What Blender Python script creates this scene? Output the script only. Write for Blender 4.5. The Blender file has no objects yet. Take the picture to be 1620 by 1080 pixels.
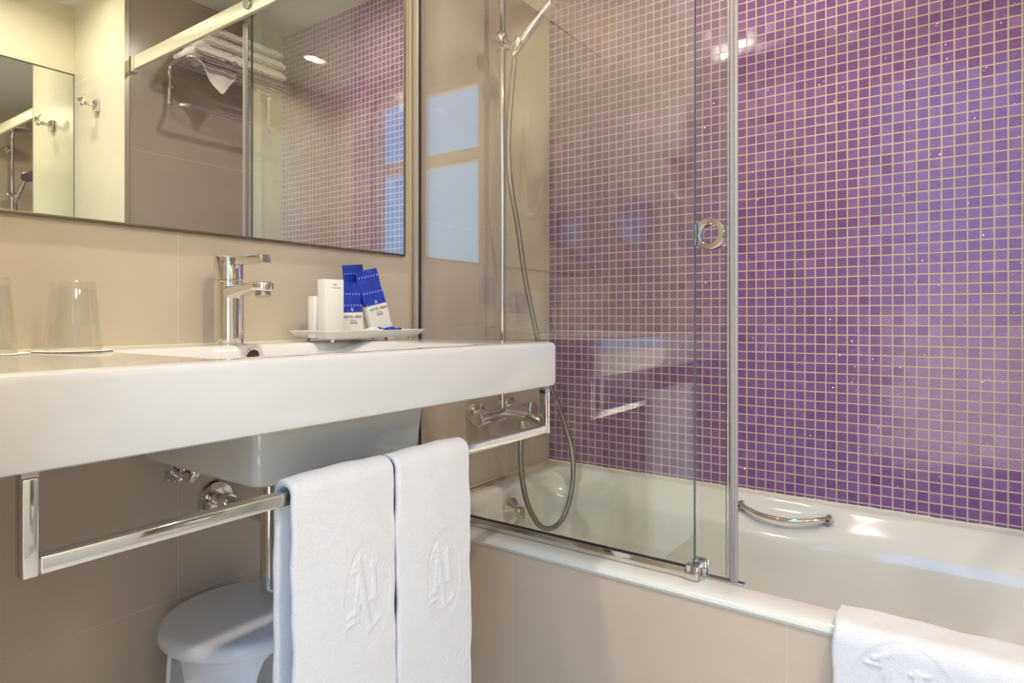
import bpy, bmesh, math, random
from mathutils import Vector, Matrix
random.seed(7)
C = bpy.context.scene.collection
SC = bpy.context.scene
PI = math.pi

# ------------------------------------------------------------------ camera
ZC = 0.93
cam = bpy.data.cameras.new('camera'); cam_o = bpy.data.objects.new('camera', cam); C.objects.link(cam_o)
cam.sensor_width = 36.0; cam.lens = 36.0 * 1000.0 / 1620.0
cam.shift_y = -38.0 / 1620.0
cam.clip_start = 0.01
cam_o.location = (0, 0, ZC)
cam_o.rotation_euler = (PI / 2, 0, math.radians(35.3 - 90.0))
SC.camera = cam_o

# ------------------------------------------------------------------ render look
SC.view_settings.view_transform = 'Standard'
SC.view_settings.look = 'None'
SC.view_settings.gamma = 1.0
SC.view_settings.use_curve_mapping = False
SC.view_settings.exposure = 0.12
SC.cycles.max_bounces = 12
SC.cycles.glossy_bounces = 10
SC.cycles.transmission_bounces = 10
SC.cycles.transparent_max_bounces = 40
SC.cycles.caustics_reflective = False
SC.cycles.caustics_refractive = False
SC.cycles.sample_clamp_indirect = 4.0

# ------------------------------------------------------------------ sky through the window, added ground fill below it
w = bpy.data.worlds.new('sky'); SC.world = w; w.use_nodes = True
nt = w.node_tree; nt.nodes.clear()
wo = nt.nodes.new('ShaderNodeOutputWorld'); wb = nt.nodes.new('ShaderNodeBackground')
tc = nt.nodes.new('ShaderNodeTexCoord'); sx = nt.nodes.new('ShaderNodeSeparateXYZ'); cr = nt.nodes.new('ShaderNodeValToRGB')
nt.links.new(tc.outputs['Generated'], sx.inputs[0]); nt.links.new(sx.outputs['Z'], cr.inputs[0])
e = cr.color_ramp.elements
e[0].position = 0.0; e[0].color = (0.95, 0.85, 0.70, 1)  # below the horizon: bright warm ground added as upward fill light
e[1].position = 0.6; e[1].color = (0.09, 0.36, 1.0, 1)
for p_, c_ in ((0.01, (0.26, 0.42, 0.62, 1)), (0.12, (0.22, 0.55, 1.0, 1))):
    n_ = e.new(p_); n_.color = c_
nt.links.new(cr.outputs[0], wb.inputs[0]); wb.inputs[1].default_value = 4.3
nt.links.new(wb.outputs[0], wo.inputs[0])

# ------------------------------------------------------------------ room constants
VY = 1.135      # vanity wall
MX = 1.82       # mosaic wall
EY = -0.373     # end wall of the tub alcove
SX = 1.139      # side wall beside the alcove end
BY = -0.844     # back wall with mirror
WX = -0.15      # window wall
LX = 0.12       # short wall at the left end of the vanity
LYE = 0.50
CZ = 2.26
VT = 0.881      # vanity top
RIM = 0.448     # tub rim
GX = 1.171      # glass screen

DOWNLIGHTS = [(0.417, 0.904), (0.294, -0.45), (0.85, -0.49), (1.47, 0.40)]
DL_POWER = [10.5, 12.0, 3.4, 3.2]

# ------------------------------------------------------------------ helpers
def wloc(o):
    v = Vector((0, 0, 0))
    while o is not None:
        v += o.location; o = o.parent
    return v

class MB:
    def __init__(s): s.bm = bmesh.new()
    def box(s, x0, x1, y0, y1, z0, z1, bev=0.0, seg=2):
        r = bmesh.ops.create_cube(s.bm, size=1.0)
        vs = r['verts']
        for v in vs:
            v.co = Vector(((x0 + x1) / 2 + v.co.x * (x1 - x0), (y0 + y1) / 2 + v.co.y * (y1 - y0), (z0 + z1) / 2 + v.co.z * (z1 - z0)))
        if bev > 0:
            es = set()
            for v in vs: es.update(v.link_edges)
            bmesh.ops.bevel(s.bm, geom=list(es), offset=bev, segments=seg, profile=0.5, affect='EDGES')
        return s
    def tube(s, pts, r, n=14, cap=True, closed=False):
        pts = [Vector(p) for p in pts]
        rs = r if isinstance(r, (list, tuple)) else [r] * len(pts)
        m = len(pts); rings = []; up = None
        for i in range(m):
            if closed: t = pts[(i + 1) % m] - pts[i - 1]
            else: t = pts[min(i + 1, m - 1)] - pts[max(i - 1, 0)]
            t.normalize()
            if up is None:
                a = Vector((0, 0, 1)) if abs(t.z) < 0.9 else Vector((1, 0, 0))
                up = (a - t * a.dot(t)).normalized()
            else:
                up = (up - t * up.dot(t)).normalized()
            b = t.cross(up)
            rings.append([s.bm.verts.new(pts[i] + (up * math.cos(2 * PI * k / n) + b * math.sin(2 * PI * k / n)) * rs[i]) for k in range(n)])
        rng = range(m) if closed else range(m - 1)
        for i in rng:
            A, B = rings[i], rings[(i + 1) % m]
            for k in range(n):
                s.bm.faces.new((A[k], A[(k + 1) % n], B[(k + 1) % n], B[k]))
        if cap and not closed:
            s.bm.faces.new(rings[0][::-1]); s.bm.faces.new(rings[-1])
        return s
    def lathe(s, prof, c=(0, 0, 0), axis=(0, 0, 1), n=40, closed=False, cap=True):
        c = Vector(c); ax = Vector(axis).normalized()
        a = Vector((1, 0, 0)) if abs(ax.x) < 0.9 else Vector((0, 1, 0))
        u = (a - ax * a.dot(ax)).normalized(); v = ax.cross(u)
        rings = [[s.bm.verts.new(c + ax * h + (u * math.cos(2 * PI * k / n) + v * math.sin(2 * PI * k / n)) * max(r, 1e-5)) for k in range(n)] for r, h in prof]
        m = len(rings)
        for i in (range(m) if closed else range(m - 1)):
            A, B = rings[i], rings[(i + 1) % m]
            for k in range(n):
                s.bm.faces.new((A[k], A[(k + 1) % n], B[(k + 1) % n], B[k]))
        if cap and not closed:
            s.bm.faces.new(rings[0][::-1]); s.bm.faces.new(rings[-1])
        return s
    def grid(s, f, nu, nv, closed_u=False):
        V = [[s.bm.verts.new(f(i, j)) for j in range(nv)] for i in range(nu)]
        for i in (range(nu) if closed_u else range(nu - 1)):
            for j in range(nv - 1):
                s.bm.faces.new((V[i][j], V[(i + 1) % nu][j], V[(i + 1) % nu][j + 1], V[i][j + 1]))
        return V
    def prism(s, poly, axis, a0, a1):
        # poly: 2D points, extruded along axis 'x','y' or 'z'
        def mk(p, a):
            return {'x': (a, p[0], p[1]), 'y': (p[0], a, p[1]), 'z': (p[0], p[1], a)}[axis]
        A = [s.bm.verts.new(mk(p, a0)) for p in poly]; B = [s.bm.verts.new(mk(p, a1)) for p in poly]
        n = len(poly)
        s.bm.faces.new(A[::-1]); s.bm.faces.new(B)
        for i in range(n): s.bm.faces.new((A[i], A[(i + 1) % n], B[(i + 1) % n], B[i]))
        return s

def obj(name, mb, mat, parent=None, smooth=35, local=False, fix=True):
    bm = mb.bm
    if fix: bmesh.ops.recalc_face_normals(bm, faces=bm.faces[:])
    if parent is not None and not local:
        off = wloc(parent)
        for v in bm.verts: v.co -= off
    me = bpy.data.meshes.new(name); bm.to_mesh(me); bm.free()
    if smooth:
        for p in me.polygons: p.use_smooth = True
        me.set_sharp_from_angle(angle=math.radians(smooth))
    me.materials.append(mat)
    o = bpy.data.objects.new(name, me); C.objects.link(o)
    if parent is not None: o.parent = parent
    return o

def thing(name, label, cat, loc=(0, 0, 0), rot=(0, 0, 0), group=None):
    o = bpy.data.objects.new(name, None); C.objects.link(o)
    o.location = loc; o.rotation_euler = rot; o.empty_display_size = 0.02
    o['label'] = label; o['category'] = cat
    if group: o['group'] = group
    return o

def tag(o, label, cat, group=None):
    o['label'] = label; o['category'] = cat
    if group: o['group'] = group
    return o

def struct(name, mb, mat, parent=None, label=None, smooth=0):
    o = obj(name, mb, mat, parent, smooth=smooth)
    if parent is None: o['kind'] = 'structure'
    if label: o['label'] = label
    return o

def text_mesh(name, s, size, mat, parent, loc, rot, bold=0.0, sx=1.0, align='CENTER', space=1.0):
    cu = bpy.data.curves.new(name, 'FONT'); cu.body = s; cu.size = size; cu.align_x = align; cu.space_character = space
    cu.offset = bold; cu.extrude = 0.0001
    tmp = bpy.data.objects.new(name, cu); C.objects.link(tmp)
    bpy.context.view_layer.update()
    me = bpy.data.meshes.new_from_object(tmp.evaluated_get(bpy.context.evaluated_depsgraph_get()))
    bpy.data.objects.remove(tmp); bpy.data.curves.remove(cu)
    me.materials.clear(); me.materials.append(mat); me.name = name
    M = Matrix.Translation(loc) @ rot.to_matrix().to_4x4() @ Matrix.Diagonal((sx, 1, 1, 1))
    me.transform(M)
    o = bpy.data.objects.new(name, me); C.objects.link(o); o.parent = parent
    return o

# ------------------------------------------------------------------ materials
def s2l(c):
    return tuple(((x / 255.0) / 12.92 if x / 255.0 <= 0.04045 else ((x / 255.0 + 0.055) / 1.055) ** 2.4) for x in c) + (1.0,)

def mat(name, rgb, rough=0.5, metal=0.0, **kw):
    m = bpy.data.materials.new(name); m.use_nodes = True
    b = m.node_tree.nodes['Principled BSDF']
    b.inputs['Base Color'].default_value = s2l(rgb)
    b.inputs['Roughness'].default_value = rough
    b.inputs['Metallic'].default_value = metal
    for k, v in kw.items(): b.inputs[k.replace('_', ' ')].default_value = v
    return m

class NG:
    """tiny node-graph helper"""
    def __init__(s, m):
        s.t = m.node_tree; s.b = s.t.nodes.get('Principled BSDF')
    def n(s, kind, **kw):
        nd = s.t.nodes.new(kind)
        for k, v in kw.items(): setattr(nd, k, v)
        return nd
    def l(s, a, b): s.t.links.new(a, b)
    def math(s, op, a, b=None, c=None, clamp=False):
        nd = s.n('ShaderNodeMath', operation=op); nd.use_clamp = clamp
        for i, x in enumerate((a, b, c)):
            if x is None: continue
            if isinstance(x, (int, float)): nd.inputs[i].default_value = x
            else: s.l(x, nd.inputs[i])
        return nd.outputs[0]
    def pos(s):
        g = s.n('ShaderNodeNewGeometry'); sp = s.n('ShaderNodeSeparateXYZ'); s.l(g.outputs['Position'], sp.inputs[0])
        return g.outputs['Position'], sp.outputs
    def mix(s, f, a, b):
        nd = s.n('ShaderNodeMix', data_type='RGBA')
        if isinstance(f, (int, float)): nd.inputs[0].default_value = f
        else: s.l(f, nd.inputs[0])
        for i, x in ((6, a), (7, b)):
            if isinstance(x, tuple): nd.inputs[i].default_value = x
            else: s.l(x, nd.inputs[i])
        return nd.outputs[2]
    def bump(s, h, strength, dist, normal=None):
        nd = s.n('ShaderNodeBump'); nd.inputs['Strength'].default_value = strength; nd.inputs['Distance'].default_value = dist
        s.l(h, nd.inputs['Height'])
        if normal is not None: s.l(normal, nd.inputs['Normal'])
        return nd.outputs[0]

def tile_mat(name, axis, pitch, phase, zp, zph, rgb, rough=0.22, gw=0.0016, grgb=(214, 203, 182)):
    m = mat(name, rgb, rough); g = NG(m)
    P, xyz = g.pos()
    u = xyz[0] if axis == 'x' else xyz[1]
    def line(c, p, ph):
        a = g.math('SUBTRACT', c, ph); a = g.math('DIVIDE', a, p); f = g.math('FRACT', a)
        d = g.math('MINIMUM', f, g.math('SUBTRACT', 1.0, f)); d = g.math('MULTIPLY', d, p)
        return g.math('LESS_THAN', d, gw / 2)
    ln = g.math('MAXIMUM', line(u, pitch, phase), line(xyz[2], zp, zph))
    nz = g.n('ShaderNodeTexNoise'); nz.inputs['Scale'].default_value = 9.0; nz.inputs['Detail'].default_value = 6.0
    g.l(P, nz.inputs['Vector'])
    nf = g.n('ShaderNodeTexNoise'); nf.inputs['Scale'].default_value = 700.0; nf.inputs['Detail'].default_value = 2.0
    g.l(P, nf.inputs['Vector'])
    c0 = s2l(rgb); c1 = tuple(min(1, x * 1.08) for x in c0[:3]) + (1,); c2 = tuple(x * 0.93 for x in c0[:3]) + (1,)
    col = g.mix(nz.outputs['Fac'], c2, c1)
    col = g.mix(g.math('MULTIPLY', nf.outputs['Fac'], 0.12), col, c2)
    col = g.mix(ln, col, s2l(grgb)); g.l(col, g.b.inputs['Base Color'])
    g.l(g.math('ADD', g.math('MULTIPLY', ln, 0.5), rough), g.b.inputs['Roughness'])
    g.l(g.bump(g.math('SUBTRACT', 1.0, ln), 0.4, 0.0006), g.b.inputs['Normal'])
    return m

BEIGE = (206, 191, 170)
M_tile_v = tile_mat('beige_tile_vanity', 'x', 0.555, 0.575, 0.748, 0.432, BEIGE)
M_tile_apron_lit = tile_mat('beige_tile_apron_lit', 'y', 0.558, 0.235, 0.748, 0.60, (210, 190, 162))  # same tile as the wall, warm light mixed into its colour
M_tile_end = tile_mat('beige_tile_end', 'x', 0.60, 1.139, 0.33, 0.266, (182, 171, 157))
M_tile_side = tile_mat('cream_tile_side', 'y', 0.60, -0.373, 0.748, 0.432, (198, 191, 170))
M_tile_back = tile_mat('cream_tile_back', 'x', 0.60, 0.54, 0.748, 0.432, (216, 206, 184))
M_tile_win = tile_mat('cream_tile_window', 'y', 0.60, 0.0, 0.748, 0.432, (216, 206, 184))
M_floor = tile_mat('floor_tile', 'x', 0.6, 0.1, 10.0, 5.0, (228, 221, 208), 0.3)
M_ceil = mat('ceiling_paint', (214, 212, 206), 0.8)
M_ceramic = mat('white_ceramic', (222, 220, 214), 0.08, Coat_Weight=0.5, Coat_Roughness=0.03)
M_enamel = mat('white_enamel', (230, 227, 214), 0.12, Coat_Weight=0.5, Coat_Roughness=0.04)
M_chrome = mat('chrome', (225, 222, 218), 0.06, 1.0)
M_steel = mat('brushed_steel', (175, 172, 165), 0.28, 1.0)
M_dark = mat('dark_gasket', (32, 32, 34), 0.4)
M_hole = mat('dark_hole', (52, 42, 34), 0.5)
M_alu = mat('satin_aluminium', (196, 190, 176), 0.35, 0.5)
M_prof = mat('grey_pvc_profile', (168, 158, 152), 0.5)
M_rail = mat('cream_rail', (226, 222, 200), 0.25, 0.25)
M_sil = mat('silicone_sealant', (220, 212, 192), 0.5)
M_silt = mat('yellowed_sealant', (205, 178, 140), 0.5)
M_plastic = mat('white_plastic', (246, 245, 243), 0.22)
M_paper = mat('white_card', (240, 236, 226), 0.6)
M_ink = mat('dark_ink', (40, 45, 70), 0.6)
M_inkg = mat('grey_ink', (135, 135, 130), 0.6)
M_green = mat('green_ink', (130, 165, 75), 0.6)
M_black = mat('black_ink', (25, 30, 15), 0.6)
M_white_print = mat('white_print', (225, 230, 240), 0.5)
M_foil_w = mat('white_foil', (232, 228, 215), 0.28)
M_mirror = mat('mirror_silver', (236, 240, 232), 0.0, 1.0)
M_hair = mat('ivory_plastic', (232, 226, 205), 0.3)
M_frame = mat('window_frame_paint', (222, 218, 204), 0.4)

def foil_mat():
    m = mat('blue_foil', (28, 52, 165), 0.25); g = NG(m)
    tcn = g.n('ShaderNodeTexCoord')
    nz = g.n('ShaderNodeTexNoise'); nz.inputs['Scale'].default_value = 60.0; nz.inputs['Detail'].default_value = 3.0
    g.l(tcn.outputs['Object'], nz.inputs['Vector'])
    g.l(g.mix(nz.outputs['Fac'], s2l((20, 40, 140)), s2l((40, 72, 190))), g.b.inputs['Base Color'])
    g.l(g.bump(nz.outputs['Fac'], 0.5, 0.002), g.b.inputs['Normal'])
    return m
M_foil_b = foil_mat()

def glass_mat(name, tint, refl=0.04, rough=0.0):
    m = bpy.data.materials.new(name); m.use_nodes = True; g = NG(m); g.t.nodes.clear()
    out = g.n('ShaderNodeOutputMaterial'); mx = g.n('ShaderNodeMixShader')
    tr = g.n('ShaderNodeBsdfTransparent'); tr.inputs[0].default_value = tint
    gl = g.n('ShaderNodeBsdfGlossy'); gl.inputs['Roughness'].default_value = rough; gl.inputs[0].default_value = (1, 1, 1, 1)
    ge = g.n('ShaderNodeNewGeometry'); dt = g.n('ShaderNodeVectorMath', operation='DOT_PRODUCT')
    g.l(ge.outputs['Incoming'], dt.inputs[0]); g.l(ge.outputs['Normal'], dt.inputs[1])
    cs = g.math('ABSOLUTE', dt.outputs['Value'])
    f = g.math('POWER', g.math('SUBTRACT', 1.0, cs, clamp=True), 5.0)
    f = g.math('ADD', g.math('MULTIPLY', f, 1 - refl), refl, clamp=True)
    g.l(f, mx.inputs[0]); g.l(tr.outputs[0], mx.inputs[1]); g.l(gl.outputs[0], mx.inputs[2]); g.l(mx.outputs[0], out.inputs[0])
    return m
M_glass = glass_mat('screen_glass', (0.972, 0.984, 0.968, 1), 0.055)
M_glass_edge = mat('glass_edge', (62, 82, 82), 0.15)
M_pane = glass_mat('window_glass', (0.97, 0.98, 0.98, 1), 0.04)
M_seal = glass_mat('clear_pvc_seal', (0.80, 0.79, 0.80, 1), 0.12, 0.25)
mt = bpy.data.materials.new('tumbler_glass'); mt.use_nodes = True
b_ = mt.node_tree.nodes['Principled BSDF']; b_.inputs['Transmission Weight'].default_value = 1.0; b_.inputs['Roughness'].default_value = 0.0
b_.inputs['IOR'].default_value = 1.48; b_.inputs['Base Color'].default_value = (0.96, 0.97, 0.95, 1)
M_tumbler = glass_mat('tumbler_clear', (0.955, 0.96, 0.945, 1), 0.06)

def mosaic_mat():
    m = mat('purple_mosaic', (140, 88, 135), 0.2); g = NG(m)
    P, xyz = g.pos(); p = 0.025
    a = g.math('DIVIDE', g.math('SUBTRACT', xyz[1], VY), p); b = g.math('DIVIDE', g.math('SUBTRACT', xyz[2], 0.910), p)
    fa = g.math('FRACT', a); fb = g.math('FRACT', b); ia = g.math('FLOOR', a); ib = g.math('FLOOR', b)
    cmb = g.n('ShaderNodeCombineXYZ'); g.l(ia, cmb.inputs[0]); g.l(ib, cmb.inputs[1])
    wn = g.n('ShaderNodeTexWhiteNoise', noise_dimensions='3D'); g.l(cmb.outputs[0], wn.inputs['Vector'])
    da = g.math('MINIMUM', fa, g.math('SUBTRACT', 1.0, fa)); db = g.math('MINIMUM', fb, g.math('SUBTRACT', 1.0, fb))
    # per-tile jitter of joint width
    jw = g.math('ADD', 0.045, g.math('MULTIPLY', wn.outputs['Value'], 0.012))
    d = g.math('MINIMUM', da, db)
    tile = g.n('ShaderNodeMapRange'); tile.interpolation_type = 'SMOOTHSTEP'
    g.l(d, tile.inputs['Value']); g.l(jw, tile.inputs['From Min']); g.l(g.math('ADD', jw, 0.03), tile.inputs['From Max'])
    T = tile.outputs['Result']
    # base colour: per tile plus mottling
    nz = g.n('ShaderNodeTexNoise'); nz.inputs['Scale'].default_value = 420.0; nz.inputs['Detail'].default_value = 3.0; g.l(P, nz.inputs['Vector'])
    c = g.mix(wn.outputs['Value'], s2l((128, 83, 136)), s2l((147, 99, 156)))
    sepc = g.n('ShaderNodeSeparateColor'); g.l(wn.outputs['Color'], sepc.inputs[0])
    c = g.mix(g.math('MULTIPLY', g.math('GREATER_THAN', sepc.outputs[1], 0.93), 0.28), c, s2l((176, 132, 168)))
    c = g.mix(g.math('MULTIPLY', g.math('GREATER_THAN', sepc.outputs[2], 0.998), 0.8), c, s2l((112, 40, 104)))
    c = g.mix(g.math('MULTIPLY', g.math('SUBTRACT', nz.outputs['Fac'], 0.3, clamp=True), 0.9), c, s2l((108, 70, 112)))
    # glitter flecks
    vo = g.n('ShaderNodeTexVoronoi'); vo.inputs['Scale'].default_value = 430.0; g.l(P, vo.inputs['Vector'])
    vc = g.n('ShaderNodeSeparateColor'); g.l(vo.outputs['Color'], vc.inputs[0])
    fleck = g.math('MULTIPLY', g.math('GREATER_THAN', vc.outputs[0], 0.86), g.math('LESS_THAN', vo.outputs['Distance'], 0.42))
    fleck = g.math('MULTIPLY', fleck, T)
    c = g.mix(g.math('MULTIPLY', fleck, 0.55), c, s2l((214, 176, 205)))
    col = g.mix(T, s2l((196, 184, 164)), c)
    g.l(col, g.b.inputs['Base Color'])
    g.l(g.math('MULTIPLY', fleck, 0.85), g.b.inputs['Metallic'])
    rg = g.math('ADD', g.math('MULTIPLY', g.math('SUBTRACT', 1.0, T), 0.6), 0.13)
    g.l(rg, g.b.inputs['Roughness'])
    # normals: tile pillow + each tile tilted a little + flecks tilted a lot
    tilt = g.n('ShaderNodeVectorMath', operation='SUBTRACT'); g.l(wn.outputs['Color'], tilt.inputs[0]); tilt.inputs[1].default_value = (0.5, 0.5, 0.5)
    ts = g.n('ShaderNodeVectorMath', operation='SCALE'); g.l(tilt.outputs[0], ts.inputs[0]); ts.inputs['Scale'].default_value = 0.045
    ft = g.n('ShaderNodeVectorMath', operation='SUBTRACT'); g.l(vo.outputs['Color'], ft.inputs[0]); ft.inputs[1].default_value = (0.5, 0.5, 0.5)
    fs = g.n('ShaderNodeVectorMath', operation='SCALE'); g.l(ft.outputs[0], fs.inputs[0]); g.l(g.math('MULTIPLY', fleck, 1.0), fs.inputs['Scale'])
    bn = g.bump(g.math('ADD', T, g.math('MULTIPLY', nz.outputs['Fac'], 0.10)), 0.5, 0.0009)
    a1 = g.n('ShaderNodeVectorMath', operation='ADD'); g.l(bn, a1.inputs[0]); g.l(ts.outputs[0], a1.inputs[1])
    a2 = g.n('ShaderNodeVectorMath', operation='ADD'); g.l(a1.outputs[0], a2.inputs[0]); g.l(fs.outputs[0], a2.inputs[1])
    nn = g.n('ShaderNodeVectorMath', operation='NORMALIZE'); g.l(a2.outputs[0], nn.inputs[0])
    g.l(nn.outputs[0], g.b.inputs['Normal'])
    g.b.inputs['IOR'].default_value = 1.5
    return m
M_mosaic = mosaic_mat()

def towel_mat():
    m = mat('white_terry', (242, 238, 232), 0.95, Sheen_Weight=0.35, Sheen_Roughness=0.5); g = NG(m)
    P, xyz = g.pos()
    n1 = g.n('ShaderNodeTexNoise'); n1.inputs['Scale'].default_value = 620.0; n1.inputs['Detail'].default_value = 4.0; g.l(P, n1.inputs['Vector'])
    n2 = g.n('ShaderNodeTexNoise'); n2.inputs['Scale'].default_value = 45.0; n2.inputs['Detail'].default_value = 3.0; g.l(P, n2.inputs['Vector'])
    h = g.math('ADD', n1.outputs['Fac'], g.math('MULTIPLY', n2.outputs['Fac'], 1.2))
    g.l(g.bump(h, 0.8, 0.0022), g.b.inputs['Normal'])
    return m
M_towel = towel_mat()

def hose_mat():
    m = mat('metal_hose', (150, 148, 140), 0.3, 1.0); g = NG(m)
    P, xyz = g.pos()
    wv = g.n('ShaderNodeTexWave'); wv.inputs['Scale'].default_value = 130.0; wv.bands_direction = 'Z'; g.l(P, wv.inputs['Vector'])
    g.l(g.bump(wv.outputs['Fac'], 0.5, 0.001), g.b.inputs['Normal'])
    return m
M_hose = hose_mat()

# ------------------------------------------------------------------ room shell
TH = 0.10
struct('floor', MB().box(WX - TH, MX + TH, BY - TH, VY + TH, -TH, 0.0), M_floor)
struct('ceiling', MB().box(WX - TH, MX + TH, BY - TH, VY + TH, CZ, CZ + TH), M_ceil)
struct('wall_vanity', MB().box(WX - TH, MX + TH, VY, VY + TH, 0, CZ), M_tile_v)
struct('wall_mosaic', MB().box(MX, MX + TH, EY, VY, 0, CZ), M_mosaic)
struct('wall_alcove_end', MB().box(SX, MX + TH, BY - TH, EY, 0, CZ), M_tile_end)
# thin tile skin of the return beside the alcove
struct('wall_alcove_side', MB().box(SX - 0.012, SX, BY, EY, 0, CZ), M_tile_side)
struct('wall_back', MB().box(WX - TH, SX, BY - TH, BY, 0, CZ), M_tile_back)
struct('trim_1', MB().box(SX - 0.014, SX + 0.004, EY, EY + 0.003, 0, CZ, 0.001), M_alu)
WY0, WY1, WZ0, WZ1 = -0.50, 0.37, 0.06, 2.17  # opening carried down near the floor to let in extra fill light
mbw = MB()
mbw.box(WX - TH, WX, BY, WY0, 0, CZ); mbw.box(WX - TH, WX, WY1, LYE, 0, CZ)
mbw.box(WX - TH, WX, WY0, WY1, 0, WZ0); mbw.box(WX - TH, WX, WY0, WY1, WZ1, CZ)
struct('wall_window', mbw, M_tile_win)
struct('wall_left', MB().box(WX - TH, LX, LYE, VY, 0, CZ), M_tile_win)
wf = MB(); fx0, fx1 = WX - 0.07, WX - 0.03; fw = 0.045
wf.box(fx0, fx1, WY0, WY0 + fw, WZ0, WZ1, 0.003); wf.box(fx0, fx1, WY1 - fw, WY1, WZ0, WZ1, 0.003)
wf.box(fx0, fx1, WY0, WY1, WZ0, WZ0 + fw, 0.003); wf.box(fx0, fx1, WY0, WY1, WZ1 - fw, WZ1, 0.003)
wf.box(fx0, fx1, WY0 + fw, WY1 - fw, 1.735, 1.80, 0.003)
win = struct('window_1', wf, M_frame)
obj('pane', MB().box(fx0 + 0.018, fx0 + 0.022, WY0 + fw, WY1 - fw, WZ0 + fw, 1.735), M_pane, win, smooth=0)
obj('pane', MB().box(fx0 + 0.018, fx0 + 0.022, WY0 + fw, WY1 - fw, 1.80, WZ1 - fw), M_pane, win, smooth=0)
# daylight sampling aid: sky portal exactly filling the window opening
pl = bpy.data.lights.new('sky_portal', 'AREA'); pl.shape = 'RECTANGLE'; pl.size = WZ1 - WZ0; pl.size_y = WY1 - WY0
pl.cycles.is_portal = True
po = bpy.data.objects.new('sky_portal', pl); C.objects.link(po); po.location = (WX - TH - 0.01, (WY0 + WY1) / 2, (WZ0 + WZ1) / 2)
po.rotation_euler = (0, -PI / 2, 0)

# downlights
names = ['recessed ceiling downlight above the washbasin', 'recessed ceiling downlight nearest the window and back mirror',
         'recessed ceiling downlight in front of the wall with the robe hook', 'recessed ceiling downlight over the bathtub']
M_lamp = bpy.data.materials.new('lamp_glow'); M_lamp.use_nodes = True
_b = M_lamp.node_tree.nodes['Principled BSDF']; _b.inputs['Emission Color'].default_value = (1.0, 0.86, 0.66, 1); _b.inputs['Emission Strength'].default_value = 30.0
for i, (x, y) in enumerate(DOWNLIGHTS):
    t = thing('ceiling_downlight', names[i], 'ceiling light', (x, y, CZ), group='recessed ceiling downlights')
    obj('trim_ring', MB().lathe([(0.036, -0.001), (0.036, -0.004), (0.044, -0.005), (0.047, -0.001)], (x, y, CZ), n=32, closed=True), M_alu, t)
    obj('lens', MB().lathe([(0.035, -0.0005), (0.035, -0.002)], (x, y, CZ), n=32), M_lamp, t)
    L = bpy.data.lights.new('downlight_beam', 'AREA'); L.shape = 'DISK'; L.size = 0.066; L.energy = DL_POWER[i]; L.color = (1.0, 0.915, 0.79)
    L.spread = math.radians(165)
    lo = bpy.data.objects.new('downlight_beam', L); C.objects.link(lo); lo.location = (0, 0, -0.006); lo.parent = t

# ------------------------------------------------------------------ mirrors
t = thing('wall_mirror', 'large frameless wall mirror above the washbasin', 'mirror', (0.64, VY, 1.087))
mz0, mz1, mx0, mx1 = 1.087, 1.93, 0.15, 1.128
obj('mirror_glass', MB().box(mx0, mx1, VY - 0.0065, VY - 0.002, mz0, mz1), M_mirror, t, smooth=0)
eb = MB(); eb.box(mx0 - 0.004, mx1 + 0.004, VY - 0.008, VY, mz0 - 0.005, mz0, 0.0006); eb.box(mx1, mx1 + 0.005, VY - 0.008, VY, mz0, mz1, 0.0006)
eb.box(mx0 - 0.004, mx1 + 0.004, VY - 0.008, VY, mz1, mz1 + 0.004, 0.0006); eb.box(mx0 - 0.004, mx0, VY - 0.008, VY, mz0, mz1, 0.0006)
obj('edge_strip', eb, mat('mirror_edge', (120, 112, 90), 0.3, 0.8), t)
t = thing('full_length_mirror', 'tall mirror on the back wall seen inside the vanity mirror', 'mirror', (0.5, BY, 0.1))
obj('mirror_glass', MB().box(0.62, SX - 0.016, BY + 0.001, BY + 0.006, 0.10, 1.964), M_mirror, t, smooth=0)
obj('edge_strip', MB().box(0.616, SX - 0.014, BY + 0.0005, BY + 0.008, 1.964, 1.969), mat('mirror_edge_dark', (110, 105, 85), 0.3, 0.8), t)

# cream sliding door leaf beside the back mirror
dr_ = struct('door_1', MB().box(0.145, 0.612, BY + .001, BY + .030, 0.003, 1.958, .002), mat('cream_door', (222, 216, 196), .18))
mb_ = MB(); mb_.tube([(0.56, BY + .03, .98), (0.56, BY + .06, .98), (0.56, BY + .06, 1.12), (0.56, BY + .03, 1.12)], .006, 12); obj('door_handle', mb_, M_steel, dr_)

# ------------------------------------------------------------------ washbasin
def rrect(x0, x1, y0, y1, r, k=6, m=6):
    """rounded rectangle, constant vertex count 4*(k+m)"""
    pts = []
    cs = [(x1 - r, y1 - r, 0), (x0 + r, y1 - r, PI / 2), (x0 + r, y0 + r, PI), (x1 - r, y0 + r, 3 * PI / 2)]
    for i, (cx, cy, a0) in enumerate(cs):
        for q in range(k):
            a = a0 + (PI / 2) * q / (k - 1)
            pts.append((cx + r * math.cos(a), cy + r * math.sin(a)))
        cx2, cy2, a2 = cs[(i + 1) % 4]
        pa = pts[-1]; pb = (cx2 + r * math.cos(a2), cy2 + r * math.sin(a2))
        for q in range(1, m + 1):
            f = q / (m + 1); pts.append((pa[0] + (pb[0] - pa[0]) * f, pa[1] + (pb[1] - pa[1]) * f))
    return pts
def loft(mb, rings, cap_first=False, cap_last=True):
    R = [[mb.bm.verts.new(p) for p in r] for r in rings]
    n = len(R[0])
    for A, B in zip(R, R[1:]):
        for k in range(n): mb.bm.faces.new((A[k], A[(k + 1) % n], B[(k + 1) % n], B[k]))
    if cap_first: mb.bm.faces.new(R[0][::-1])
    if cap_last: mb.bm.faces.new(R[-1])
BX0, BX1, BYF = 0.125, 1.098, 0.665
VB = 0.792
basin = thing('washbasin', 'wide white ceramic washbasin with a shallow bowl and deep front edge', 'washbasin', (0.62, VY, VB))
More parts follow.
